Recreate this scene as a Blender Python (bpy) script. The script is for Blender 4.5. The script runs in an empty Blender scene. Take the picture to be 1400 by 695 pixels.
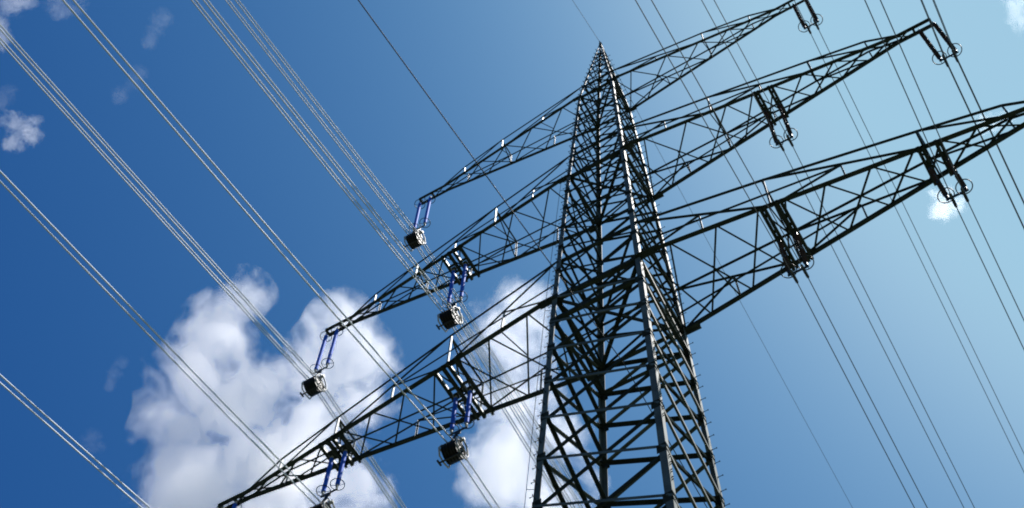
import bpy, bmesh, math, random
from mathutils import Vector, Matrix, noise

random.seed(7)
SC = bpy.context.scene
COL = SC.collection
R = math.radians
EYE = 1.6                     # camera height above the field

# ------------------------------------------------------------------ camera
cam_d = bpy.data.cameras.new("camera")
cam = bpy.data.objects.new("camera", cam_d)
COL.objects.link(cam)
cam_d.sensor_width = 36.0
cam_d.sensor_fit = 'HORIZONTAL'
cam_d.lens = 1899.82 / 1400 * 36
cam_d.clip_start = 0.1
cam_d.clip_end = 30000
_r = Vector((0.86061466, 0.50806865, 0.03476563))
_u = Vector((0.44001746, -0.77623706, 0.45148717))
_f = Vector((-0.25637285, 0.373259, 0.89160007))
CAMPOS = Vector((11.8162, -25.2362, EYE))
M = Matrix((( _r.x, _u.x, -_f.x), (_r.y, _u.y, -_f.y), (_r.z, _u.z, -_f.z))).to_4x4()
cam.matrix_world = Matrix.Translation(CAMPOS) @ M
SC.camera = cam

# ------------------------------------------------------------------ sky and sun
SUN_AZ, SUN_EL = R(40), R(62)          # azimuth from +X towards +Y
to_sun = Vector((math.cos(SUN_EL) * math.cos(SUN_AZ), math.cos(SUN_EL) * math.sin(SUN_AZ), math.sin(SUN_EL)))
world = bpy.data.worlds.new("World")
SC.world = world
world.use_nodes = True
wn, wl = world.node_tree.nodes, world.node_tree.links
wn.clear()
w_out = wn.new('ShaderNodeOutputWorld')
w_bg = wn.new('ShaderNodeBackground')
w_sky = wn.new('ShaderNodeTexSky')
w_sky.sky_type = 'NISHITA'
w_sky.sun_disc = False
w_sky.sun_elevation = SUN_EL
w_sky.sun_rotation = math.pi / 2 - SUN_AZ     # measured from +Y towards +X
w_sky.altitude = 300
w_sky.air_density = 1.0
w_sky.dust_density = 9.0
w_sky.ozone_density = 2.0
w_bg.inputs['Strength'].default_value = 0.0732
# the film's response to the sky, the same in every direction: it saturates softly, with a power and a gain per channel
w_sep = wn.new('ShaderNodeSeparateColor')
w_com = wn.new('ShaderNodeCombineColor')
wl.new(w_sky.outputs['Color'], w_sep.inputs['Color'])
for ch, gam, gain in (('Red', 1.656, .361), ('Green', 1.161, .605), ('Blue', .778, .78)):
    cl = wn.new('ShaderNodeMath'); cl.operation = 'SMOOTH_MIN'
    cl.inputs[1].default_value = 9.8
    cl.inputs[2].default_value = 4.0
    wl.new(w_sep.outputs[ch], cl.inputs[0])
    pw = wn.new('ShaderNodeMath'); pw.operation = 'POWER'
    pw.inputs[1].default_value = gam
    wl.new(cl.outputs[0], pw.inputs[0])
    mu = wn.new('ShaderNodeMath'); mu.operation = 'MULTIPLY'
    mu.inputs[1].default_value = gain * 0.1 ** gam / 0.1
    wl.new(pw.outputs[0], mu.inputs[0])
    wl.new(mu.outputs[0], w_com.inputs[ch])
wl.new(w_com.outputs['Color'], w_bg.inputs['Color'])
wl.new(w_bg.outputs['Background'], w_out.inputs['Surface'])

sun_d = bpy.data.lights.new("sun", 'SUN')
sun_d.energy = 5.0
sun_d.angle = R(0.53)
sun_d.color = (1.0, 0.965, 0.92)
sun = bpy.data.objects.new("sun", sun_d)
COL.objects.link(sun)
sun.rotation_euler = to_sun.to_track_quat('Z', 'Y').to_euler()
sun.location = (60, 40, 90)

SC.view_settings.view_transform = 'Standard'
SC.view_settings.look = 'None'
SC.view_settings.gamma = 1.0
SC.view_settings.exposure = 0.45
SC.render.engine = 'CYCLES'
SC.cycles.use_adaptive_sampling = True
SC.cycles.adaptive_threshold = 0.004
SC.cycles.adaptive_min_samples = 64
SC.cycles.filter_width = 1.9
SC.cycles.denoising_input_passes = 'RGB_ALBEDO'
SC.cycles.volume_bounces = 32
SC.cycles.max_bounces = 36
SC.cycles.volume_step_rate = 0.3
SC.cycles.volume_max_steps = 512

# ------------------------------------------------------------------ materials
def mat(name, base, rough=0.5, metal=0.0, var=0.25, scale=6.0, bump=0.0, spec=0.5):
    m = bpy.data.materials.new(name)
    m.use_nodes = True
    n, l = m.node_tree.nodes, m.node_tree.links
    b = n['Principled BSDF']
    b.inputs['Roughness'].default_value = rough
    b.inputs['Metallic'].default_value = metal
    b.inputs['Specular IOR Level'].default_value = spec
    g = n.new('ShaderNodeNewGeometry')
    t = n.new('ShaderNodeTexNoise')
    t.inputs['Scale'].default_value = scale
    t.inputs['Detail'].default_value = 4
    l.new(g.outputs['Position'], t.inputs['Vector'])
    r = n.new('ShaderNodeValToRGB')
    r.color_ramp.elements[0].position = 0.3
    r.color_ramp.elements[1].position = 0.7
    r.color_ramp.elements[0].color = (*[c * (1 - var) for c in base], 1)
    r.color_ramp.elements[1].color = (*[min(1, c * (1 + var)) for c in base], 1)
    l.new(t.outputs['Fac'], r.inputs['Fac'])
    l.new(r.outputs['Color'], b.inputs['Base Color'])
    if bump:
        bp = n.new('ShaderNodeBump')
        bp.inputs['Strength'].default_value = bump
        bp.inputs['Distance'].default_value = 0.02
        l.new(t.outputs['Fac'], bp.inputs['Height'])
        l.new(bp.outputs['Normal'], b.inputs['Normal'])
    return m

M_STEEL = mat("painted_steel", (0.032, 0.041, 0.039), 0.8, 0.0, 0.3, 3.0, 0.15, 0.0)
M_LEG = mat("weathered_leg_and_light_tone", (0.10, 0.122, 0.115), 0.55, 0.0, 0.3, 1.5, 0.15, 0.12)  # legs; also painted-in sky light on braces and shade on right posts
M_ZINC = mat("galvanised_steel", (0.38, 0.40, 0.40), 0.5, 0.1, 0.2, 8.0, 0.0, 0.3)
M_DARK = mat("dark_iron", (0.03, 0.034, 0.038), 0.5, 0.0, 0.2, 8.0, 0.0, 0.3)
M_BLUE = mat("blue_sheath", (0.025, 0.13, 0.68), 0.6, 0.0, 0.15, 14.0, 0.2, 0.15)
M_PORC = mat("brown_porcelain", (0.055, 0.03, 0.022), 0.18, 0.0, 0.2, 6.0)
M_ALU = mat("aluminium_strand", (0.60, 0.66, 0.74), 0.55, 0.15, 0.10, 2.0)
M_OLD = mat("weathered_strand", (0.11, 0.115, 0.12), 0.55, 0.3, 0.2, 2.0)
M_RUB = mat("black_roller_lining", (0.02, 0.022, 0.025), 0.5, 0.0, 0.2, 10.0, 0.0, 0.25)
M_WHITE = mat("pale_frame_paint", (0.42, 0.43, 0.43), 0.5, 0.0, 0.08, 10.0)
M_GRASS = mat("field_grass", (0.055, 0.065, 0.032), 0.9, 0.0, 0.4, 0.15)

# ------------------------------------------------------------------ mesh helpers
def mesh_of(name, bm, m, smooth=False):
    bmesh.ops.recalc_face_normals(bm, faces=bm.faces)
    me = bpy.data.meshes.new(name)
    bm.to_mesh(me)
    bm.free()
    me.materials.append(m)
    if smooth:
        for p in me.polygons:
            p.use_smooth = True
    return me

def link(name, me, parent=None, mw=None, pw=None):
    """One object; mw is its matrix in the world, pw its parent's matrix in the world."""
    o = bpy.data.objects.new(name, me)
    COL.objects.link(o)
    mw = mw or Matrix.Identity(4)
    if parent is not None:
        o.parent = parent
        o.matrix_basis = (pw.inverted() @ mw) if pw is not None else mw
    else:
        o.matrix_basis = mw
    return o

def tag(o, label, cat, group=None, kind=None):
    o['label'] = label
    o['category'] = cat
    if group:
        o['group'] = group
    if kind:
        o['kind'] = kind
    return o

def frame_z(a, b, up):
    """Matrix that maps the unit segment 0..1 on local Z to a..b, local X lying in the plane normal to up."""
    a, b = Vector(a), Vector(b)
    d = b - a
    L = d.length
    w = d / L
    v = Vector(up) - w * Vector(up).dot(w)
    if v.length < 1e-6:
        v = w.orthogonal()
    v.normalize()
    u = v.cross(w)
    return Matrix(((u.x, v.x, w.x * L, a.x), (u.y, v.y, w.y * L, a.y), (u.z, v.z, w.z * L, a.z), (0, 0, 0, 1)))

_cache = {}
def angle_mesh(wd, th, m, flip=False):
    """Unit-length L section: one flange lies along X (width wd), the other stands along -Y."""
    k = ('L', wd, th, m.name, flip)
    if k not in _cache:
        s = -1 if flip else 1
        h = wd / 2
        P = [(-h, 0), (h, 0), (h, -th), (-h + th, -th), (-h + th, -wd), (-h, -wd)]
        bm = bmesh.new()
        lo = [bm.verts.new((s * x, y, 0)) for x, y in P]
        hi = [bm.verts.new((s * x, y, 1)) for x, y in P]
        bm.faces.new(lo)
        bm.faces.new(hi)
        for i in range(6):
            bm.faces.new((lo[i], lo[(i + 1) % 6], hi[(i + 1) % 6], hi[i]))
        _cache[k] = mesh_of("steel_angle", bm, m)
    return _cache[k]

def bar_mesh(wx, wy, m):
    k = ('B', wx, wy, m.name)
    if k not in _cache:
        bm = bmesh.new()
        bmesh.ops.create_cube(bm, size=1.0)
        for v in bm.verts:
            v.co = Vector((v.co.x * wx, v.co.y * wy, v.co.z + 0.5))
        _cache[k] = mesh_of("steel_bar", bm, m)
    return _cache[k]

def channel_mesh(wd, dp, th, m):
    """Unit-length U section: web along X, two flanges along -Y."""
    k = ('U', wd, dp, th, m.name)
    if k not in _cache:
        h = wd / 2
        P = [(-h, 0), (h, 0), (h, -dp), (h - th, -dp), (h - th, -th), (-h + th, -th), (-h + th, -dp), (-h, -dp)]
        bm = bmesh.new()
        lo = [bm.verts.new((x, y, 0)) for x, y in P]
        hi = [bm.verts.new((x, y, 1)) for x, y in P]
        n = len(P)
        for i in range(n):
            bm.faces.new((lo[i], lo[(i + 1) % n], hi[(i + 1) % n], hi[i]))
        for s in (lo, hi):
            bm.faces.new((s[0], s[1], s[4], s[5]))
            bm.faces.new((s[1], s[2], s[3], s[4]))
            bm.faces.new((s[0], s[5], s[6], s[7]))
        _cache[k] = mesh_of("steel_channel", bm, m)
    return _cache[k]

def add_box(bm, c, size, rot=None):
    r = bmesh.ops.create_cube(bm, size=1.0)
    for v in r['verts']:
        q = Vector((v.co.x * size[0], v.co.y * size[1], v.co.z * size[2]))
        if rot is not None:
            q = rot @ q
        v.co = q + Vector(c)
    return r['verts']

def add_seg(bm, a, b, r, n=8):
    a, b = Vector(a), Vector(b)
    d = (b - a).normalized()
    u = d.orthogonal().normalized()
    v = d.cross(u)
    A = [bm.verts.new(a + (u * math.cos(t) + v * math.sin(t)) * r) for t in [2 * math.pi * i / n for i in range(n)]]
    B = [bm.verts.new(b + (u * math.cos(t) + v * math.sin(t)) * r) for t in [2 * math.pi * i / n for i in range(n)]]
    bm.faces.new(A)
    bm.faces.new(B)
    for i in range(n):
        bm.faces.new((A[i], A[(i + 1) % n], B[(i + 1) % n], B[i]))

def add_tube(bm, pts, r, n=6, closed=False):
    pts = [Vector(p) for p in pts]
    N = len(pts)
    rings = []
    u = None
    for i, p in enumerate(pts):
        if closed:
            d = pts[(i + 1) % N] - pts[i - 1]
        else:
            d = pts[min(i + 1, N - 1)] - pts[max(i - 1, 0)]
        d.normalize()
        if u is None:
            u = d.orthogonal().normalized()
        u = (u - d * u.dot(d)).normalized()
        v = d.cross(u)
        rings.append([bm.verts.new(p + (u * math.cos(2 * math.pi * k / n) + v * math.sin(2 * math.pi * k / n)) * r) for k in range(n)])
    M_ = N if closed else N - 1
    for i in range(M_):
        A, B = rings[i], rings[(i + 1) % N]
        for k in range(n):
            bm.faces.new((A[k], A[(k + 1) % n], B[(k + 1) % n], B[k]))
    if not closed:
        bm.faces.new(rings[0])
        bm.faces.new(rings[-1])

def add_lathe(bm, prof, c=(0, 0, 0), axis='z', n=14):
    """prof: (radius, height) from first to last; closed at both ends."""
    c = Vector(c)
    rings = []
    for r, h in prof:
        ring = []
        for k in range(n):
            t = 2 * math.pi * k / n
            q = Vector((math.cos(t) * r, math.sin(t) * r, h))
            if axis == 'x':
                q = Vector((q.z, q.x, q.y))
            ring.append(bm.verts.new(c + q))
        rings.append(ring)
    for A, B in zip(rings, rings[1:]):
        for k in range(n):
            bm.faces.new((A[k], A[(k + 1) % n], B[(k + 1) % n], B[k]))
    bm.faces.new(rings[0])
    bm.faces.new(rings[-1])

def ring_pts(c, r, n=28, axis='z'):
    out = []
    for k in range(n):
        t = 2 * math.pi * k / n
        q = Vector((math.cos(t) * r, math.sin(t) * r, 0))
        if axis == 'x':
            q = Vector((0, q.x, q.y))
        out.append(Vector(c) + q)
    return out

# ------------------------------------------------------------------ setting: the field under the line
bm = bmesh.new()
bmesh.ops.create_grid(bm, x_segments=60, y_segments=60, size=6000)
for v in bm.verts:
    d = max(0.0, v.co.length - 150)
    v.co.z = min(6.0, d * 0.01) * noise.noise(v.co * 0.0011)
ground = link("ground", mesh_of("ground", bm, M_GRASS))
tag(ground, "wide grass field under the power line", "field", kind='structure')

# ------------------------------------------------------------------ the lattice tower
Z1, Z2, Z3, ZT = 49.46 + EYE, 62.11 + EYE, 73.62 + EYE, 84.27 + EYE
S1, S2, S3 = 2.0, 1.563, 1.078
S0 = S1 + 0.0264 * (Z1 - 0)
def half(z):
    for (za, sa), (zb, sb) in (((0, S0), (Z1, S1)), ((Z1, S1), (Z2, S2)), ((Z2, S2), (Z3, S3)), ((Z3, S3), (ZT, 0.05))):
        if z <= zb + 1e-6:
            return sa + (sb - sa) * (z - za) / (zb - za)
    return 0.05
I4 = Matrix.Identity(4)
pylon = bpy.data.objects.new("lattice_pylon", None)
COL.objects.link(pylon)
tag(pylon, "tall dark steel lattice pylon with three pairs of crossarms", "pylon")

CORN = [(-1, -1), (1, -1), (1, 1), (-1, 1)]
def corner(c, z, inset=0.0):
    s = half(z) - inset
    return Vector((c[0] * s, c[1] * s, z))

# legs: rolled angle, heel at the corner, one mesh per leg
def leg_mesh(c):
    bm = bmesh.new()
    rings = []
    for z, w in ((0, .26), (Z1 - 14, .25), (Z1, .22), (Z2, .20), (Z3, .15), (ZT - 3, .09), (ZT - .1, .07)):
        p = corner(c, z)
        w = min(w, half(z) * 0.9)
        t = min(0.028, w * .3)
        sx, sy = -c[0], -c[1]
        P = [(0, 0), (w, 0), (w, t), (t, t), (t, w), (0, w)]
        rings.append([bm.verts.new((p.x + sx * x, p.y + sy * y, z)) for x, y in P])
    for A, B in zip(rings, rings[1:]):
        for k in range(6):
            bm.faces.new((A[k], A[(k + 1) % 6], B[(k + 1) % 6], B[k]))
    bm.faces.new(rings[0])
    bm.faces.new(rings[-1])
    return mesh_of("leg", bm, M_LEG)
legs = [link("leg", leg_mesh(c), pylon) for c in CORN]

# panel heights up the tower
def spread(a, b, n, q):
    ws = [q ** i for i in range(n)]
    t, out = 0, []
    for w in ws:
        out.append(a + (b - a) * t / sum(ws))
        t += w
    return out
NODES = [0.15, 4.1, 7.8, 11.3, 14.6, 17.7, 20.7, 23.6, 26.4, 29.1, 31.8, 34.5, 37.1, 39.7, 42.2, 44.6, 46.95, 49.05]
NODES += spread(Z1, Z2, 6, 0.95) + spread(Z2, Z3, 7, 0.96) + spread(Z3, ZT - 1.5, 8, 0.9) + [ZT - 1.5]
FACES = [((-1, -1), (1, -1), (0, -1, 0)), ((1, -1), (1, 1), (1, 0, 0)), ((1, 1), (-1, 1), (0, 1, 0)), ((-1, 1), (-1, -1), (-1, 0, 0))]
def brace(a, b, up, w, name="brace", parent=None, flip=False, m=M_STEEL, th=0.012, pw=None, off=0.0):
    up = Vector(up)
    a = Vector(a) + up * off
    b = Vector(b) + up * off
    return link(name, angle_mesh(w, th, m, flip), parent or pylon, frame_z(a, b, up), pw)
for i, (za, zb) in enumerate(zip(NODES, NODES[1:])):
    w = 0.12 if za < Z1 - 1 else (0.088 if za < Z2 else (0.068 if za < Z3 - 1 else 0.05))
    for ca, cb, nrm in FACES:
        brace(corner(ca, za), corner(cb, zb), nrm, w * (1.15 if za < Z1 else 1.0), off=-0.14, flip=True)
        brace(corner(cb, za), corner(ca, zb), nrm, w * .9, off=0.012, m=M_LEG if za < Z1 else M_STEEL)  # outer set below the arms: sky-lit look painted in with lighter steel
# horizontal frames and plan bracing where the crossarms join, and just below
def level(z, w, plan=True):
    for ca, cb, nrm in FACES:
        brace(corner(ca, z), corner(cb, z), nrm, w, name="horizontal", off=-0.03)
    if plan:
        brace(corner(CORN[0], z), corner(CORN[2], z), (0, 0, 1), w * .8, name="plan_brace", off=-0.05)
        brace(corner(CORN[1], z), corner(CORN[3], z), (0, 0, 1), w * .8, name="plan_brace", off=-0.09)
H1, H2, H3 = 3.35, 2.75, 2.05
level(Z1, .20); level(Z1 + H1, .13); level(Z1 - 1.75, .17, False)
level(Z2, .17); level(Z2 + H2, .11)
level(Z3, .13); level(Z3 + H3, .09)
# gusset plates on the legs at each panel point, one joined part
bm = bmesh.new()
for z in NODES[1:-4]:
    s = half(z)
    g = 0.34 if z < Z1 else (0.28 if z < Z2 else 0.2)
    for cx_, cy_ in CORN:
        add_box(bm, (cx_ * (s - g * .45), cy_ * (s + .003), z), (g, .012, g * 1.25))
        add_box(bm, (cx_ * (s + .003), cy_ * (s - g * .45), z), (.012, g, g * 1.25))
g = link("gusset_plates", mesh_of("gusset_plates", bm, M_STEEL), pylon)
g['kind'] = 'stuff'
# step bolts up the two climbing legs
for c in ((-1, -1), (1, 1), (1, -1)):
    bm = bmesh.new()
    z, k = 3.0, 0
    while z < ZT - 2:
        p = corner(c, z)
        w = 0.10
        if c == (1, -1):
            if k % 9 < 4:
                for dz in (0, .12):
                    add_seg(bm, p + Vector((.0, w, dz)), p + Vector((.06, w, dz)), .018, 5)
        else:
            if k % 2:
                a, d = p + Vector((0, -c[1] * w, 0)), Vector((c[0], 0, 0))
            else:
                a, d = p + Vector((-c[0] * w, 0, 0)), Vector((0, c[1], 0))
            add_seg(bm, a, a + d * .20, .013, 5)
            add_seg(bm, a + d * .19, a + d * .215, .028, 6)
            add_seg(bm, a, a + d * .03, .026, 6)
        z += .40
        k += 1
    o = link("step_bolts", mesh_of("step_bolts", bm, M_STEEL), pylon)
    o['kind'] = 'stuff'
# fall-arrest cable beside the near left leg and the peak cap
bm = bmesh.new()
pts = [corner((-1, -1), z) + Vector((-.22, -.12, 0)) for z in (2, 20, 40, Z1, Z2)]
add_tube(bm, pts, .011, 5)
for z in [2 + 6 * k for k in range(11)]:
    p = corner((-1, -1), z)
    add_seg(bm, p, p + Vector((-.22, -.12, 0)), .012, 5)
link("safety_cable", mesh_of("safety_cable", bm, M_STEEL), pylon)
bm = bmesh.new()
add_box(bm, (0, 0, ZT - .35), (.16, .16, .7))
add_box(bm, (0, 0, ZT + .05), (.05, .3, .22))
link("peak_cap", mesh_of("peak_cap", bm, M_STEEL), pylon)

# ------------------------------------------------------------------ crossarms
ARM = {
    1: dict(z=Z1, s=S1, L=20.1, H=H1, nodes=[3.28, 5.22, 6.95, 8.05, 9.67, 11.5, 13.18, 14.2, 15.65, 17.2, 18.5, 19.5],
            bays=[(2.0, 4.65, 7.44), (7.44, 10.47, 13.62), (13.62, None, 16.8)], tc={7.44: 2.5, 13.62: 1.62, 16.8: 1.08},
            hang=[7.45, 13.73], cw=.20, cf=.15, tw=.085, bw=.072),
    2: dict(z=Z2, s=S2, L=16.69, H=H2, nodes=[2.62, 4.8, 6.8, 8.1, 9.13, 10.55, 12.1, 13.6, 14.9, 15.75],
            bays=[(1.56, 3.73, 6.0), (6.0, 8.5, 11.0), (11.0, None, 13.7)], tc={6.0: 1.98, 11.0: 1.4, 13.7: 1.0},
            hang=[8.63], cw=.17, cf=.14, tw=.075, bw=.065),
    3: dict(z=Z3, s=S3, L=12.23, H=H3, nodes=[2.2, 4.3, 6.2, 7.9, 9.3, 10.55, 11.45],
            bays=[(1.08, 3.72, 6.45), (6.45, None, 9.15)], tc={6.45: 1.33, 9.15: .95},
            hang=[], cw=.14, cf=.11, tw=.065, bw=.055),
}
def arm_w(a, x):
    return max(a['s'] * (a['L'] - x) / (a['L'] - a['s']), 0.17)

def build_arm(k, sx, label):
    a = ARM[k]
    z, s, L, H = a['z'], a['s'], a['L'], a['H']
    root_m = Matrix.Translation((sx * s, 0, z))
    arm = bpy.data.objects.new("crossarm", None)
    COL.objects.link(arm)
    arm.parent = pylon
    arm.matrix_basis = root_m
    arm['label'] = label
    def P(x, sy, h=0.0):
        return Vector((sx * x, sy * arm_w(a, x), z + h))
    def member(name, p, q, up, w, **kw):
        return brace(p, q, up, w, name=name, parent=arm, pw=root_m, **kw)
    xk = L - (L - s) * .17 / s          # where the chords stop converging
    tcx = sorted(a['tc'])
    for sy in (-1, 1):
        side = (0, sy, 0)
        cw = a['cw'] if sy < 0 else a['cf']
        # lower chord: two pieces meeting at the parallel tip
        bm = bmesh.new()
        for p, q in ((P(s, sy), P(xk, sy)), (P(xk, sy), P(L, sy))):
            mm = frame_z(p, q, (0, 0, -1))
            mx = angle_mesh(cw, .016, M_STEEL, (sx * sy) > 0)
            n0 = len(bm.verts)
            bm.from_mesh(mx)
            bm.verts.ensure_lookup_table()
            for v in bm.verts[n0:]:
                v.co = root_m.inverted() @ (mm @ v.co)
        link("lower_chord", mesh_of("lower_chord", bm, M_STEEL), arm, root_m, root_m)
        # upper chord
        sh = half(z + H)
        T = Vector((sx * sh, sy * sh, z + H))
        top = [T] + [P(x, sy, a['tc'][x]) for x in tcx] + [P(L - 1.6, sy, .16)]
        bm = bmesh.new()
        for p, q in zip(top, top[1:]):
            mm = frame_z(p, q, side)
            n0 = len(bm.verts)
            bm.from_mesh(angle_mesh(a['tw'], .012, M_STEEL))
            bm.verts.ensure_lookup_table()
            for v in bm.verts[n0:]:
                v.co = root_m.inverted() @ (mm @ v.co)
        link("upper_chord", mesh_of("upper_chord", bm, M_STEEL), arm, root_m, root_m)
        # bays of the side truss; post colour paints in sun (left) and shade (right)
        x_prev_top = T.copy()
        for x0, xm, x1 in a['bays']:
            if xm is None:
                member("brace", x_prev_top, P(x1, sy), side, a['bw'], off=.01)
                x_prev_top = P(x1, sy, a['tc'][x1])
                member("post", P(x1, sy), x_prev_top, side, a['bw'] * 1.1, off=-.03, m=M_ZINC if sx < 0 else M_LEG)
                continue
            t = (xm - x0) / (x1 - x0)
            mid = x_prev_top.lerp(P(x1, sy), t)
            member("brace", x_prev_top, P(x1, sy), side, a['bw'] * 1.1, off=.01)
            member("brace", P(x0, sy), mid, side, a['bw'], off=-.03)
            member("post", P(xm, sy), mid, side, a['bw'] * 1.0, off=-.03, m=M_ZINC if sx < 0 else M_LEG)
            x_prev_top = P(x1, sy, a['tc'][x1])
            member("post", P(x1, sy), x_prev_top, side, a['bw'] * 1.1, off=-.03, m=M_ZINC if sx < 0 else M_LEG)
        # level tie at half height from the tower to the second bay
        if len(a['bays']) > 1:
            xm = a['bays'][1][1] or a['bays'][1][2]
            hm = a['tc'][a['bays'][0][2]] * (1 - (xm - a['bays'][1][0]) / (a['bays'][1][2] - a['bays'][1][0])) if a['bays'][1][1] else a['tc'][xm]
            if k < 3:
                member("tie", Vector((sx * half(z + hm), sy * half(z + hm), z + hm * 1.05)), P(xm, sy, hm), side, a['bw'] * .9, off=-.06)
    # lattice in the bottom plane
    xs = [s] + a['nodes']
    for i, (p, q) in enumerate(zip(xs, xs[1:])):
        w = a['bw'] if q < xk else a['bw'] * .8
        member("brace", P(p, -1), P(q, 1), (0, 0, -1), w, off=.012)
        member("brace", P(p, 1), P(q, -1), (0, 0, -1), w, off=-.085, flip=True)
    xm = a['bays'][0][1]
    c = (P(a['nodes'][0], -1) + P(a['nodes'][1], 1)) / 2
    member("brace", P(xm, -1 if sx < 0 else 1), c, (0, 0, -1), a['bw'] * .8, off=-.05)
    # cross frames at the posts
    for x in tcx[:2] if k < 3 else tcx[:1]:
        h = a['tc'][x]
        member("strut", P(x, -1, h), P(x, 1, h), (1, 0, 0), a['bw'], off=-.01)
        member("brace", P(x, -1, h), P(x, 1), (1, 0, 0), a['bw'] * .8, off=.02)
        member("brace", P(x, 1, h), P(x, -1), (1, 0, 0), a['bw'] * .8, off=-.05)
    # hanger beams: two pairs of channels carrying one insulator set
    for xh in a['hang']:
        for off in (-.48, -.20, .20, .48):
            x = xh + off
            e = .12
            p, q = P(x, -1) + Vector((0, -e, -.10)), P(x, 1) + Vector((0, e, -.10))
            up = (-sx if False else (1 if off in (-.20, .48) else -1), 0, 0)
            link("hanger_beam", channel_mesh(.20, .125, .012, M_STEEL), arm, frame_z(p, q, up), root_m)
        for off in (-.34, .34):
            for y in (-.99, -.24, .24, .99):
                link("spacer_block", bar_mesh(.26, .10, M_STEEL), arm, Matrix.Translation((sx * xh + off, y * arm_w(a, xh), z - .15)) @ Matrix.Diagonal((1, 1, .10, 1)), root_m)
            for ya, yb in ((-.96, -.30), (.30, .96)):
                wy = arm_w(a, xh)
                pa, pb = Vector((sx * xh + off - .126, ya * wy, z - .10)), Vector((sx * xh + off - .126, yb * wy, z - .10))
                link("lit_face_strip", bar_mesh(.012, .13, M_ZINC if sx < 0 else M_STEEL), arm, frame_z(pa, pb, (0, 0, 1)), root_m)  # added strip: pale on left arms as sunlit channel face, dark on right
            link("hanger_plate", bar_mesh(.18, .2, M_STEEL), arm, Matrix.Translation((sx * xh + off, 0, z - .23)) @ Matrix.Diagonal((1, 1, .16, 1)), root_m)
    # tip: two short cross beams and an end plate
    for dx in (-.02, -.85):
        link("end_plate", bar_mesh(.10, .42, M_STEEL), arm, Matrix.Translation((sx * (L + dx), 0, z - .09)) @ Matrix.Diagonal((1, 1, .14, 1)), root_m)
    # root gussets, where the lower chords meet the legs
    for sy in (-1, 1):
        bm = bmesh.new()
        gq = (0, .8, .62, .45)[k]
        add_box(bm, (sx * .25 * gq, sy * (s + .02), -.02), (1.1 * gq, .024, .42 * gq))
        add_box(bm, (sx * .3 * gq, sy * (s - .02), -.16 * gq), (1.0 * gq, .40 * gq, .022))
        link("gusset", mesh_of("gusset", bm, M_STEEL), arm, root_m, root_m)

build_arm(1, -1, "longest left crossarm at the bottom")
build_arm(1, 1, "longest right crossarm at the bottom")
build_arm(2, -1, "middle left crossarm")
build_arm(2, 1, "middle right crossarm")
build_arm(3, -1, "short top left crossarm")
build_arm(3, 1, "short top right crossarm")

# ------------------------------------------------------------------ insulator sets
def blue_set(h, top_rings):
    root = bpy.data.objects.new("insulator_set", None)
    COL.objects.link(root)
    prof = [(.03, 0), (.05, -.02), (.05, -.16)]
    n = 26
    z0, z1 = -.18, -(h - .30)
    for i in range(n):
        za = z0 + (z1 - z0) * i / n
        zb = z0 + (z1 - z0) * (i + .5) / n
        prof += [(.086, za), (.098, zb)]
    prof += [(.086, z1)]
    for sx in (-1, 1):
        bm = bmesh.new()
        add_lathe(bm, prof[2:], (sx * .35, 0, 0), n=12)
        rod = link("insulator_rod", mesh_of("insulator_rod", bm, M_BLUE, True), root)
        for prf in ([(.03, .06), (.062, .03), (.062, -.19)], [(.062, z1 + .01), (.062, z1 - .14), (.03, z1 - .16), (.03, -h)]):
            bm = bmesh.new()
            add_lathe(bm, prf, (sx * .35, 0, 0), n=10)
            link("end_fitting", mesh_of("end_fitting", bm, M_ZINC), rod)
        for zr in ([z1 + .05] + ([-.25] if top_rings else [])):
            bm = bmesh.new()
            add_tube(bm, ring_pts((sx * .35, 0, zr), .30), .02, 7, True)
            for t in (0.4, 0.4 + math.pi):
                add_seg(bm, (sx * .35 + .05 * math.cos(t), .05 * math.sin(t), zr - .08), (sx * .35 + .29 * math.cos(t), .29 * math.sin(t), zr), .012, 5)
            link("corona_ring", mesh_of("corona_ring", bm, M_DARK, True), rod)
    bm = bmesh.new()
    add_box(bm, (0, 0, -h), (.86, .03, .12))
    add_box(bm, (0, 0, -h - .13), (.22, .04, .20))
    link("yoke_plate", mesh_of("yoke_plate", bm, M_DARK), root)
    return root

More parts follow.
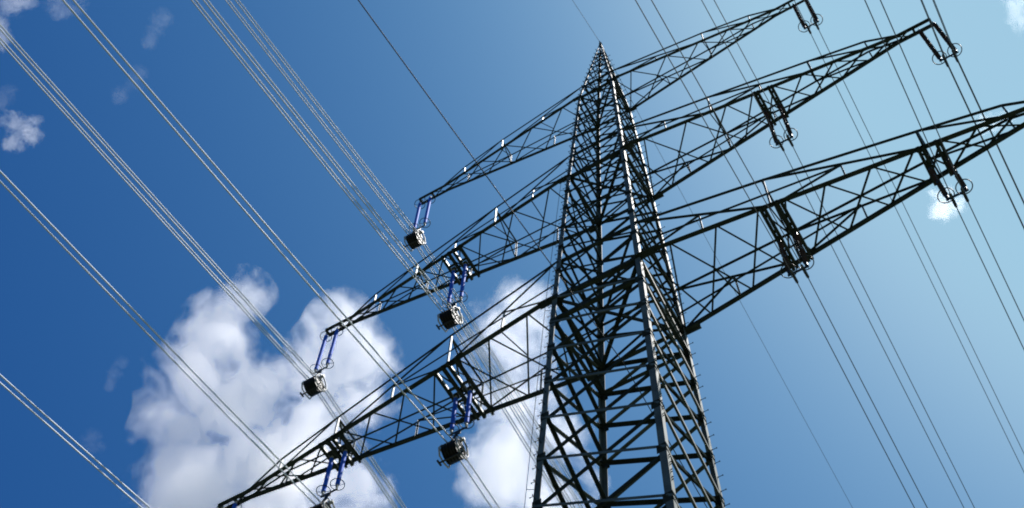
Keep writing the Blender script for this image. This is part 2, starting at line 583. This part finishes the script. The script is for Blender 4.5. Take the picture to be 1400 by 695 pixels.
def porcelain_set(h, quad):
    root = bpy.data.objects.new("insulator_set", None)
    COL.objects.link(root)
    seg = 3 if h > 3.5 else 2
    z0, z1 = -.30, -(h - .22)
    ln = (z0 - z1) / seg
    for sx in (-1, 1):
        bm = bmesh.new()
        for j in range(seg):
            a = z0 - j * ln - .10
            b = a - ln + .20
            prof = [(.05, a)]
            n = 15
            for i in range(n):
                za = a + (b - a) * (i + .15) / n
                zb = a + (b - a) * (i + .55) / n
                prof += [(.05, za), (.10, zb), (.05, zb - .004)]
            prof += [(.05, b)]
            add_lathe(bm, prof, (sx * .35, 0, 0), n=12)
        rod = link("insulator_rod", mesh_of("insulator_rod", bm, M_PORC, True), root)
        for j in range(seg + 1):
            zc = z0 - j * ln
            top, bot = (.05 if j == 0 else zc + .16), (-h if j == seg else zc - .16)
            bm = bmesh.new()
            add_lathe(bm, [(.024, top), (.024, zc + .13), (.066, zc + .12), (.066, zc - .12), (.024, zc - .13), (.024, bot)], (sx * .35, 0, 0), n=10)
            link("end_fitting", mesh_of("end_fitting", bm, M_DARK), rod)
        for j in range(1, seg):
            zc = z0 - j * ln
            bm = bmesh.new()
            for d, up in ((1, .16), (-1, .16), (1, -.16), (-1, -.16)):
                pts = [Vector((sx * .35, d * .05, zc + up * .4)), Vector((sx * .35 + .03, d * .22, zc + up * .7)), Vector((sx * .35 + .02, d * .28, zc + up * 1.5)), Vector((sx * .35, d * .22, zc + up * 2.1))]
                add_tube(bm, pts, .015, 5)
            link("arcing_horn", mesh_of("arcing_horn", bm, M_DARK), rod)
        bm = bmesh.new()
        add_tube(bm, ring_pts((sx * .35, 0, z1 + .10), .30), .022, 7, True)
        add_seg(bm, (sx * .35, -.29, z1 + .1), (sx * .35, .29, z1 + .1), .012, 5)
        link("corona_ring", mesh_of("corona_ring", bm, M_DARK, True), rod)
    bm = bmesh.new()
    add_box(bm, (0, 0, -h), (.86, .035, .13))
    for sx in (-1, 1):
        add_box(bm, (sx * .22, 0, -h - .12), (.05, .06, .24))
    link("yoke_plate", mesh_of("yoke_plate", bm, M_DARK), root)
    for sx in (-1, 1):
        bm = bmesh.new()
        add_lathe(bm, [(.02, -.34), (.055, -.28), (.06, 0), (.055, .28), (.02, .34)], (0, 0, 0), n=8)
        bmesh.ops.rotate(bm, verts=bm.verts, cent=(0, 0, 0), matrix=Matrix.Rotation(R(90), 3, 'X'))
        bmesh.ops.translate(bm, verts=bm.verts, vec=(sx * .22, 0, -h - .25))
        link("suspension_clamp", mesh_of("suspension_clamp", bm, M_DARK), root)
    return root

def copy_tree(o, parent=None):
    c = o.copy()
    COL.objects.link(c)
    if parent is not None:
        c.parent = parent
    for ch in list(o.children):
        copy_tree(ch, c)
    return c

HB, HU, HRB, HRU = 2.82, 3.83, 3.0, 4.31
TOPS = {
    't1L': (-19.6, Z1), 'a1L': (-13.73, Z1), 'b1L': (-7.45, Z1), 't2L': (-16.4, Z2), 'b2L': (-8.63, Z2), 't3L': (-11.93, Z3),
    't1R': (19.6, Z1), 'a1R': (13.73, Z1), 'b1R': (7.45, Z1), 't2R': (16.4, Z2), 'b2R': (8.63, Z2), 't3R': (11.93, Z3)}
SETS = [
    ('t1L', "pair of blue wrapped insulator rods under the tip of the bottom left crossarm"),
    ('a1L', "pair of blue wrapped insulator rods at the outer hanger of the bottom left crossarm"),
    ('b1L', "pair of blue wrapped insulator rods at the inner hanger of the bottom left crossarm"),
    ('t2L', "pair of blue wrapped insulator rods under the tip of the middle left crossarm"),
    ('b2L', "pair of blue wrapped insulator rods halfway along the middle left crossarm"),
    ('t3L', "pair of blue wrapped insulator rods under the tip of the short top left crossarm"),
    ('t1R', "pair of brown insulator strings under the tip of the bottom right crossarm"),
    ('a1R', "pair of brown insulator strings at the outer hanger of the bottom right crossarm"),
    ('b1R', "pair of brown insulator strings at the inner hanger of the bottom right crossarm"),
    ('t2R', "pair of brown insulator strings under the tip of the middle right crossarm"),
    ('b2R', "pair of brown insulator strings halfway along the middle right crossarm"),
    ('t3R', "pair of brown insulator strings under the tip of the short top right crossarm")]
protos = {}
for key, label in SETS:
    left = key.endswith('L')
    kind = (left, key[1] == '1', key[0] == 't')
    if kind not in protos:
        if left:
            protos[kind] = o = blue_set(HB if kind[1] else HU, kind[2])
        else:
            protos[kind] = o = porcelain_set(HRB if kind[1] else HRU, False)
    else:
        o = copy_tree(protos[kind])
    x, z = TOPS[key]
    o.location = (x, 0, z - (.08 if key[0] == 't' else .2))
    tag(o, label, "insulator", "blue insulator sets on the left crossarms" if left else "brown insulator sets on the right crossarms")

# ------------------------------------------------------------------ stringing blocks on the left circuits
RS, WS, BD, BS = .40, .12, 1.36, 1.10
def stringing_block():
    root = bpy.data.objects.new("stringing_block", None)
    COL.objects.link(root)
    for i in range(5):
        x = (i - 2) * WS
        bm = bmesh.new()
        t = .052
        add_lathe(bm, [(.05, -t), (RS, -t), (RS, -t + .016), (RS - .075, -.007), (RS - .075, .007), (RS, t - .016), (RS, t), (.05, t)], (x, 0, 0), 'x', 30)
        wh = link("sheave", mesh_of("sheave", bm, M_RUB), root)
        bm = bmesh.new()
        add_lathe(bm, [(.03, -t - .003), (.10, -t - .003), (.10, t + .003), (.03, t + .006)], (x, 0, 0), 'x', 12)
        for k in range(6):
            th = k * math.pi / 3 + i * .3
            d = Vector((0, math.cos(th), math.sin(th)))
            add_seg(bm, Vector((x - t - .004, 0, 0)) + d * .09, Vector((x - t - .004, 0, 0)) + d * (RS - .06), .016, 4)
            add_seg(bm, Vector((x + t + .004, 0, 0)) + d * .09, Vector((x + t + .004, 0, 0)) + d * (RS - .06), .016, 4)
        link("hub", mesh_of("hub", bm, M_DARK), wh)
    bm = bmesh.new()
    add_seg(bm, (-.40, 0, 0), (.40, 0, 0), .035, 8)
    link("axle", mesh_of("axle", bm, M_DARK), root)
    # side frames: a pale hoop outside the last sheave and a plain strap on the far side
    for sx in (-1, 1):
        bm = bmesh.new()
        x = sx * .37
        pts = [(x, -.30, -.36), (x, -.40, .0), (x, -.26, .34), (x, 0, .52), (x, .26, .34), (x, .40, 0), (x, .30, -.36)]
        sm = []
        for a_, b_ in zip(pts, pts[1:]):
            sm += [Vector(a_).lerp(Vector(b_), t) for t in (0, .5)]
        sm.append(Vector(pts[-1]))
        add_tube(bm, sm, .034, 6)
        add_tube(bm, [(x, -.38, 0), (x, .38, 0)], .03, 6)
        add_tube(bm, [(x, -.30, -.36), (x, 0, -.43), (x, .30, -.36)], .034, 6)
        link("side_frame", mesh_of("side_frame", bm, M_WHITE, True), root)
    bm = bmesh.new()
    add_box(bm, (0, 0, .53), (.84, .11, .10))
    for x in (-.27, -.09, .09, .27):
        add_box(bm, (x, 0, .46), (.03, .14, .10))
    link("top_beam", mesh_of("top_beam", bm, M_WHITE), root)
    bm = bmesh.new()
    add_box(bm, (0, 0, .90), (.07, .06, .70))
    add_tube(bm, [(-.30, 0, .57), (-.05, 0, 1.0), (.05, 0, 1.0), (.30, 0, .57)], .03, 6)
    link("shackle", mesh_of("shackle", bm, M_DARK), root)
    bm = bmesh.new()
    add_box(bm, (-.05, -.10, -.47), (.94, .05, .05))
    add_box(bm, (-.50, -.10, -.47), (.06, .26, .06))
    for x in (-.24, -.12, 0, .12, .24):
        add_box(bm, (x, 0, -.45), (.03, .2, .08))
    link("guard_bar", mesh_of("guard_bar", bm, M_DARK), root)
    return root
BLOCKS = [
    ('t2L', "five sheave stringing block hanging from the tip of the middle left crossarm"),
    ('t3L', "five sheave stringing block hanging from the tip of the short top left crossarm"),
    ('b2L', "five sheave stringing block hanging halfway along the middle left crossarm"),
    ('b1L', "five sheave stringing block hanging from the inner hanger of the bottom left crossarm"),
    ('a1L', "stringing block cut off by the bottom edge, under the bottom left crossarm's outer hanger"),
    ('t1L', "stringing block at the outermost tip of the bottom left crossarm")]
blk = None
for key, label in BLOCKS:
    h = HB if key[1] == '1' else HU
    x, z = TOPS[key]
    ztop = z - (.08 if key[0] == 't' else .2)
    if blk is None:
        blk = o = stringing_block()
    else:
        o = copy_tree(blk)
    o.scale = (BS, BS, BS)
    o.location = (x - .12, 0, ztop - h - BD)
    tag(o, label, "stringing block", "stringing blocks under the left insulators")

# ------------------------------------------------------------------ conductors
KIN = {'t1L': -0.0067, 'a1L': -0.0227, 'b1L': -0.0112, 't2L': -0.018, 'b2L': -0.012, 't3L': -0.0175, 'b1R': -0.014, 'b2R': -0.01, 'a1R': -0.0235, 't2R': -0.027, 't3R': -0.01, 't1R': -0.02}
KOUT = {'b1R': -0.0152, 'b2R': -0.0187, 't3R': -0.0195, 'a1R': -0.0185, 't2R': -0.0155, 'b1L': 0.027, 't2L': 0.0115, 'b2L': -0.0047, 't3L': 0.0072, 'a1L': -0.012, 't1L': -0.012, 't1R': -0.018}
YS = [-330, -260, -200, -150, -110, -80, -60, -45, -34, -26, -20, -15, -11, -8, -5.5, -3.5, -2, -1, -.45, 0, .45, 1, 2, 3.5, 5.5, 8, 11, 15, 20, 26, 34, 45, 60, 80, 110, 150, 200, 260, 330]
def conductor(name, att, kin, kout, sin, sout, r, m, dz=0.0, wob=0.0):
    bm = bmesh.new()
    pts = []
    for y in YS:
        s, k = (sin, kin) if y < 0 else (sout, kout)
        pts.append((att[0] + k * y, y, att[1] - s * abs(y) + s / 330 * y * y * .92))
    add_tube(bm, pts, r, 6)
    return link(name, mesh_of(name, bm, m, True))
PLACE = {'t1L': "from the tip of the bottom left crossarm", 'a1L': "through the outer block of the bottom left crossarm", 'b1L': "through the inner block of the bottom left crossarm",
         't2L': "through the block at the middle left crossarm's tip", 'b2L': "through the block halfway along the middle left crossarm", 't3L': "through the block at the top left crossarm's tip",
         't1R': "clamped at the tip of the bottom right crossarm", 'a1R': "clamped at the outer hanger of the bottom right crossarm", 'b1R': "clamped at the inner hanger of the bottom right crossarm",
         't2R': "clamped at the middle right crossarm's tip", 'b2R': "clamped halfway along the middle right crossarm", 't3R': "clamped at the top right crossarm's tip"}
for key in TOPS:
    x, z = TOPS[key]
    ztop = z - (.08 if key[0] == 't' else .2)
    left = key.endswith('L')
    low = key[1] == '1'
    if left:
        zc = ztop - (HB if low else HU) - BD + (RS - .05) * BS
        w_ = WS * BS
        offs = [(-w_, 0), (w_, 0)] if low else [(-w_ * 2, 0), (-w_, 0), (w_, 0), (w_ * 2, 0)]
        words = ["outer", "inner"] if low else ["outermost", "second", "third", "innermost"]
    else:
        zc = ztop - (HRB if low else HRU) - .25
        offs = [(.22, 0), (-.22, 0)] if key != 't2R' else [(.22, 0), (.22, -.40), (-.22, 0), (-.22, -.40)]
        words = ["outer", "inner"] if key != 't2R' else ["outer upper", "outer lower", "inner upper", "inner lower"]
    for (dx, dz), wd in zip(offs, words):
        o = conductor("conductor", (x + dx - (.12 if left else 0), zc + dz), KIN[key], KOUT[key], .22, .15, .030 if left else .0185, M_ALU if left else M_OLD)
        tag(o, "%s %s conductor %s" % (wd, "bright" if left else "dark", PLACE[key]), "power line", "conductors of the left circuits" if left else "conductors of the right circuits")
o = conductor("earth_wire", (0, ZT + .1), .0155, -.011, .22, .15, .014, M_OLD)
tag(o, "thin earth wire running over the very top of the pylon", "wire")
o = conductor("pilot_cable", (0.0, 45.75 + EYE), 0.002, -0.006, .2, .15, .022, M_DARK)
tag(o, "single black cable passing through the middle of the pylon body", "cable")

# ------------------------------------------------------------------ clouds
def pix_dir(px, py):
    return (_r * ((px - 700) / 1899.82) - _u * ((py - 347.5) / 1899.82) + _f).normalized()
def cloud_mat(name, centre, blobs, dens, nscale, amp):
    m = bpy.data.materials.new(name)
    m.use_nodes = True
    n, l = m.node_tree.nodes, m.node_tree.links
    n.clear()
    out = n.new('ShaderNodeOutputMaterial')
    vol = n.new('ShaderNodeVolumePrincipled')
    vol.inputs['Color'].default_value = (1, 1, 1, 1)
    vol.inputs['Anisotropy'].default_value = 0.65
    tc = n.new('ShaderNodeTexCoord')
    # fine curls displace the lookup so the edges fray
    t2 = n.new('ShaderNodeTexNoise')
    t2.inputs['Scale'].default_value = nscale * .8
    t2.inputs['Detail'].default_value = 2
    l.new(tc.outputs['Object'], t2.inputs['Vector'])
    sub = n.new('ShaderNodeVectorMath'); sub.operation = 'SUBTRACT'
    sub.inputs[1].default_value = (.5, .5, .5)
    l.new(t2.outputs['Color'], sub.inputs[0])
    sc_ = n.new('ShaderNodeVectorMath'); sc_.operation = 'SCALE'
    sc_.inputs['Scale'].default_value = .8 / nscale
    l.new(sub.outputs[0], sc_.inputs[0])
    add = n.new('ShaderNodeVectorMath'); add.operation = 'ADD'
    l.new(tc.outputs['Object'], add.inputs[0])
    l.new(sc_.outputs[0], add.inputs[1])
    cur = None
    for c, r in blobs:
        d = n.new('ShaderNodeVectorMath'); d.operation = 'DISTANCE'
        d.inputs[1].default_value = c
        l.new(add.outputs[0], d.inputs[0])
        f = n.new('ShaderNodeMath'); f.operation = 'MULTIPLY_ADD'
        f.inputs[1].default_value = -1.0 / r
        f.inputs[2].default_value = 1.0
        l.new(d.outputs['Value'], f.inputs[0])
        if cur is None:
            cur = f.outputs[0]
        else:
            mx = n.new('ShaderNodeMath'); mx.operation = 'SMOOTH_MAX'
            mx.inputs[2].default_value = .15
            l.new(cur, mx.inputs[0]); l.new(f.outputs[0], mx.inputs[1])
            cur = mx.outputs[0]
    t = n.new('ShaderNodeTexNoise')
    t.inputs['Scale'].default_value = nscale
    t.inputs['Detail'].default_value = 7
    t.inputs['Roughness'].default_value = .64
    l.new(add.outputs[0], t.inputs['Vector'])
    tf = n.new('ShaderNodeTexNoise')
    tf.inputs['Scale'].default_value = nscale * 4.3
    tf.inputs['Detail'].default_value = 4
    tf.inputs['Roughness'].default_value = .6
    l.new(add.outputs[0], tf.inputs['Vector'])
    fa = n.new('ShaderNodeMath'); fa.operation = 'MULTIPLY_ADD'
    fa.inputs[1].default_value = amp * .35
    fa.inputs[2].default_value = -amp * .175
    l.new(tf.outputs['Fac'], fa.inputs[0])
    fs = n.new('ShaderNodeMath'); fs.operation = 'ADD'
    l.new(cur, fs.inputs[0]); l.new(fa.outputs[0], fs.inputs[1])
    cur = fs.outputs[0]
    a = n.new('ShaderNodeMath'); a.operation = 'MULTIPLY_ADD'
    a.inputs[1].default_value = amp
    l.new(t.outputs['Fac'], a.inputs[0])
    l.new(cur, a.inputs[2])
    mr = n.new('ShaderNodeMapRange')
    mr.inputs['From Min'].default_value = .5 * amp + .18
    mr.inputs['From Max'].default_value = .5 * amp + .70
    mr.inputs['To Min'].default_value = 0
    mr.inputs['To Max'].default_value = dens
    l.new(a.outputs[0], mr.inputs['Value'])
    l.new(mr.outputs[0], vol.inputs['Density'])
    l.new(vol.outputs[0], out.inputs['Volume'])
    return m

def cloud(name, label, blobs_px, dist, dens, nscale, amp, group=None):
    """blobs_px: (px, py, radius px, depth offset) seen from the field; built as a body of vapour at its own distance."""
    pts = []
    for px, py, rp, dd in blobs_px:
        D = dist + dd
        pts.append((CAMPOS + pix_dir(px, py) * D, rp / 1899.82 * D))
    cen = sum((p for p, r in pts), Vector()) / len(pts)
    bm = bmesh.new()
    for p, r in pts:
        bmesh.ops.create_icosphere(bm, subdivisions=3, radius=r * 1.02, matrix=Matrix.Translation(p - cen))
    me = mesh_of(name, bm, M_WHITE)
    tmp = bpy.data.objects.new("tmp", me)
    COL.objects.link(tmp)
    md = tmp.modifiers.new("r", 'REMESH')
    md.mode = 'VOXEL'
    md.voxel_size = max(2.0, min(r for p, r in pts) * .25)
    bpy.context.view_layer.update()
    dg = bpy.context.evaluated_depsgraph_get()
    me2 = bpy.data.meshes.new_from_object(tmp.evaluated_get(dg))
    bpy.data.objects.remove(tmp)
    me2.materials.clear()
    me2.materials.append(cloud_mat(name, cen, [(p - cen, r) for p, r in pts], dens, nscale, amp))
    o = link(name, me2, None, Matrix.Translation(cen))
    tag(o, label, "cloud", group)
    return o
GC = "clouds behind the pylon"
cloud("cumulus_cloud", "largest white cloud at lower left behind the bottom left crossarm",
      [(298, 455, 62, 0), (332, 410, 50, 10), (258, 525, 74, 0), (320, 550, 92, 20), (240, 595, 66, -10), (268, 670, 95, 0), (345, 650, 105, 30), (330, 760, 130, 0), (235, 720, 55, 0), (420, 740, 90, 20)],
      1250, .022, .017, 3.3, GC)
cloud("cumulus_cloud", "white cloud between the left tips of the middle and bottom crossarms",
      [(470, 450, 60, 0), (500, 490, 60, 10), (440, 510, 75, 0), (490, 545, 60, 0), (430, 590, 65, 20), (400, 500, 45, 0), (400, 640, 80, 0), (480, 670, 70, 0)],
      1320, .022, .017, 3.3, GC)
cloud("cumulus_cloud", "hazy white cloud close to the left side of the pylon body",
      [(690, 470, 75, 0), (720, 420, 55, 0), (700, 560, 80, 0), (690, 640, 85, 0), (760, 600, 55, 10), (740, 700, 80, 0), (800, 660, 40, 0)],
      1400, .016, .017, 3.3, GC)
cloud("small_cloud", "small bright ragged cloud under the bottom right crossarm",
      [(1290, 284, 24, 0), (1280, 268, 15, 0), (1308, 280, 17, 0), (1296, 260, 10, 0)], 1300, .013, .075, 2.8, GC)
cloud("small_cloud", "small torn cloud near the left edge of the picture",
      [(38, 181, 22, 0), (20, 168, 17, 0), (49, 166, 12, 0), (14, 197, 14, 0), (8, 163, 13, 0), (28, 200, 11, 0)], 1300, .030, .08, 3.2, GC)
cloud("small_cloud", "scrap of cloud in the top left corner",
      [(15, 2, 24, 0), (38, 3, 16, 0), (0, 52, 20, 0), (-6, 34, 20, 0)], 1300, .022, .07, 3.0, GC)
GW = "thin wisps of cloud high on the left"
for label, bl, dn in (
        ("pale streak of cloud crossed by two conductors at the top left edge", [(78, 8, 20, 0), (98, 14, 14, 0), (112, 4, 12, 0)], .008),
        ("faint upright wisp of cloud between the top left conductors", [(221, 28, 18, 0), (214, 42, 15, 0), (206, 56, 14, 0)], .004),
        ("faint curl of cloud beside the second pair of conductors from the left", [(191, 102, 15, 0), (184, 117, 13, 0), (162, 130, 15, 0)], .0035),
        ("faint smudge of cloud above the torn cloud at the left edge", [(4, 135, 17, 0), (14, 127, 13, 0)], .005),
        ("thin tail of cloud left of the largest cloud", [(158, 512, 13, 0), (166, 496, 11, 0), (151, 527, 10, 0)], .005),
        ("pale wisp of cloud low between two left conductors", [(125, 600, 16, 0), (134, 612, 13, 0)], .004)):
    cloud("cloud_wisp", label, bl, 1350, dn, .07, 3.6, GW)
GH = "pale haze patches at upper right"
for label, bl, dn in (
        ("hazy white patch in the top right corner", [(1390, 10, 24, 0), (1402, 32, 18, 0), (1405, -5, 22, 0)], .004),
        ("bright thin haze behind the right end of the bottom crossarm", [(1343, 168, 18, 0), (1360, 171, 16, 0), (1378, 160, 13, 0)], .006)):
    cloud("haze_patch", label, bl, 1350, dn, .05, 2.8, GH)
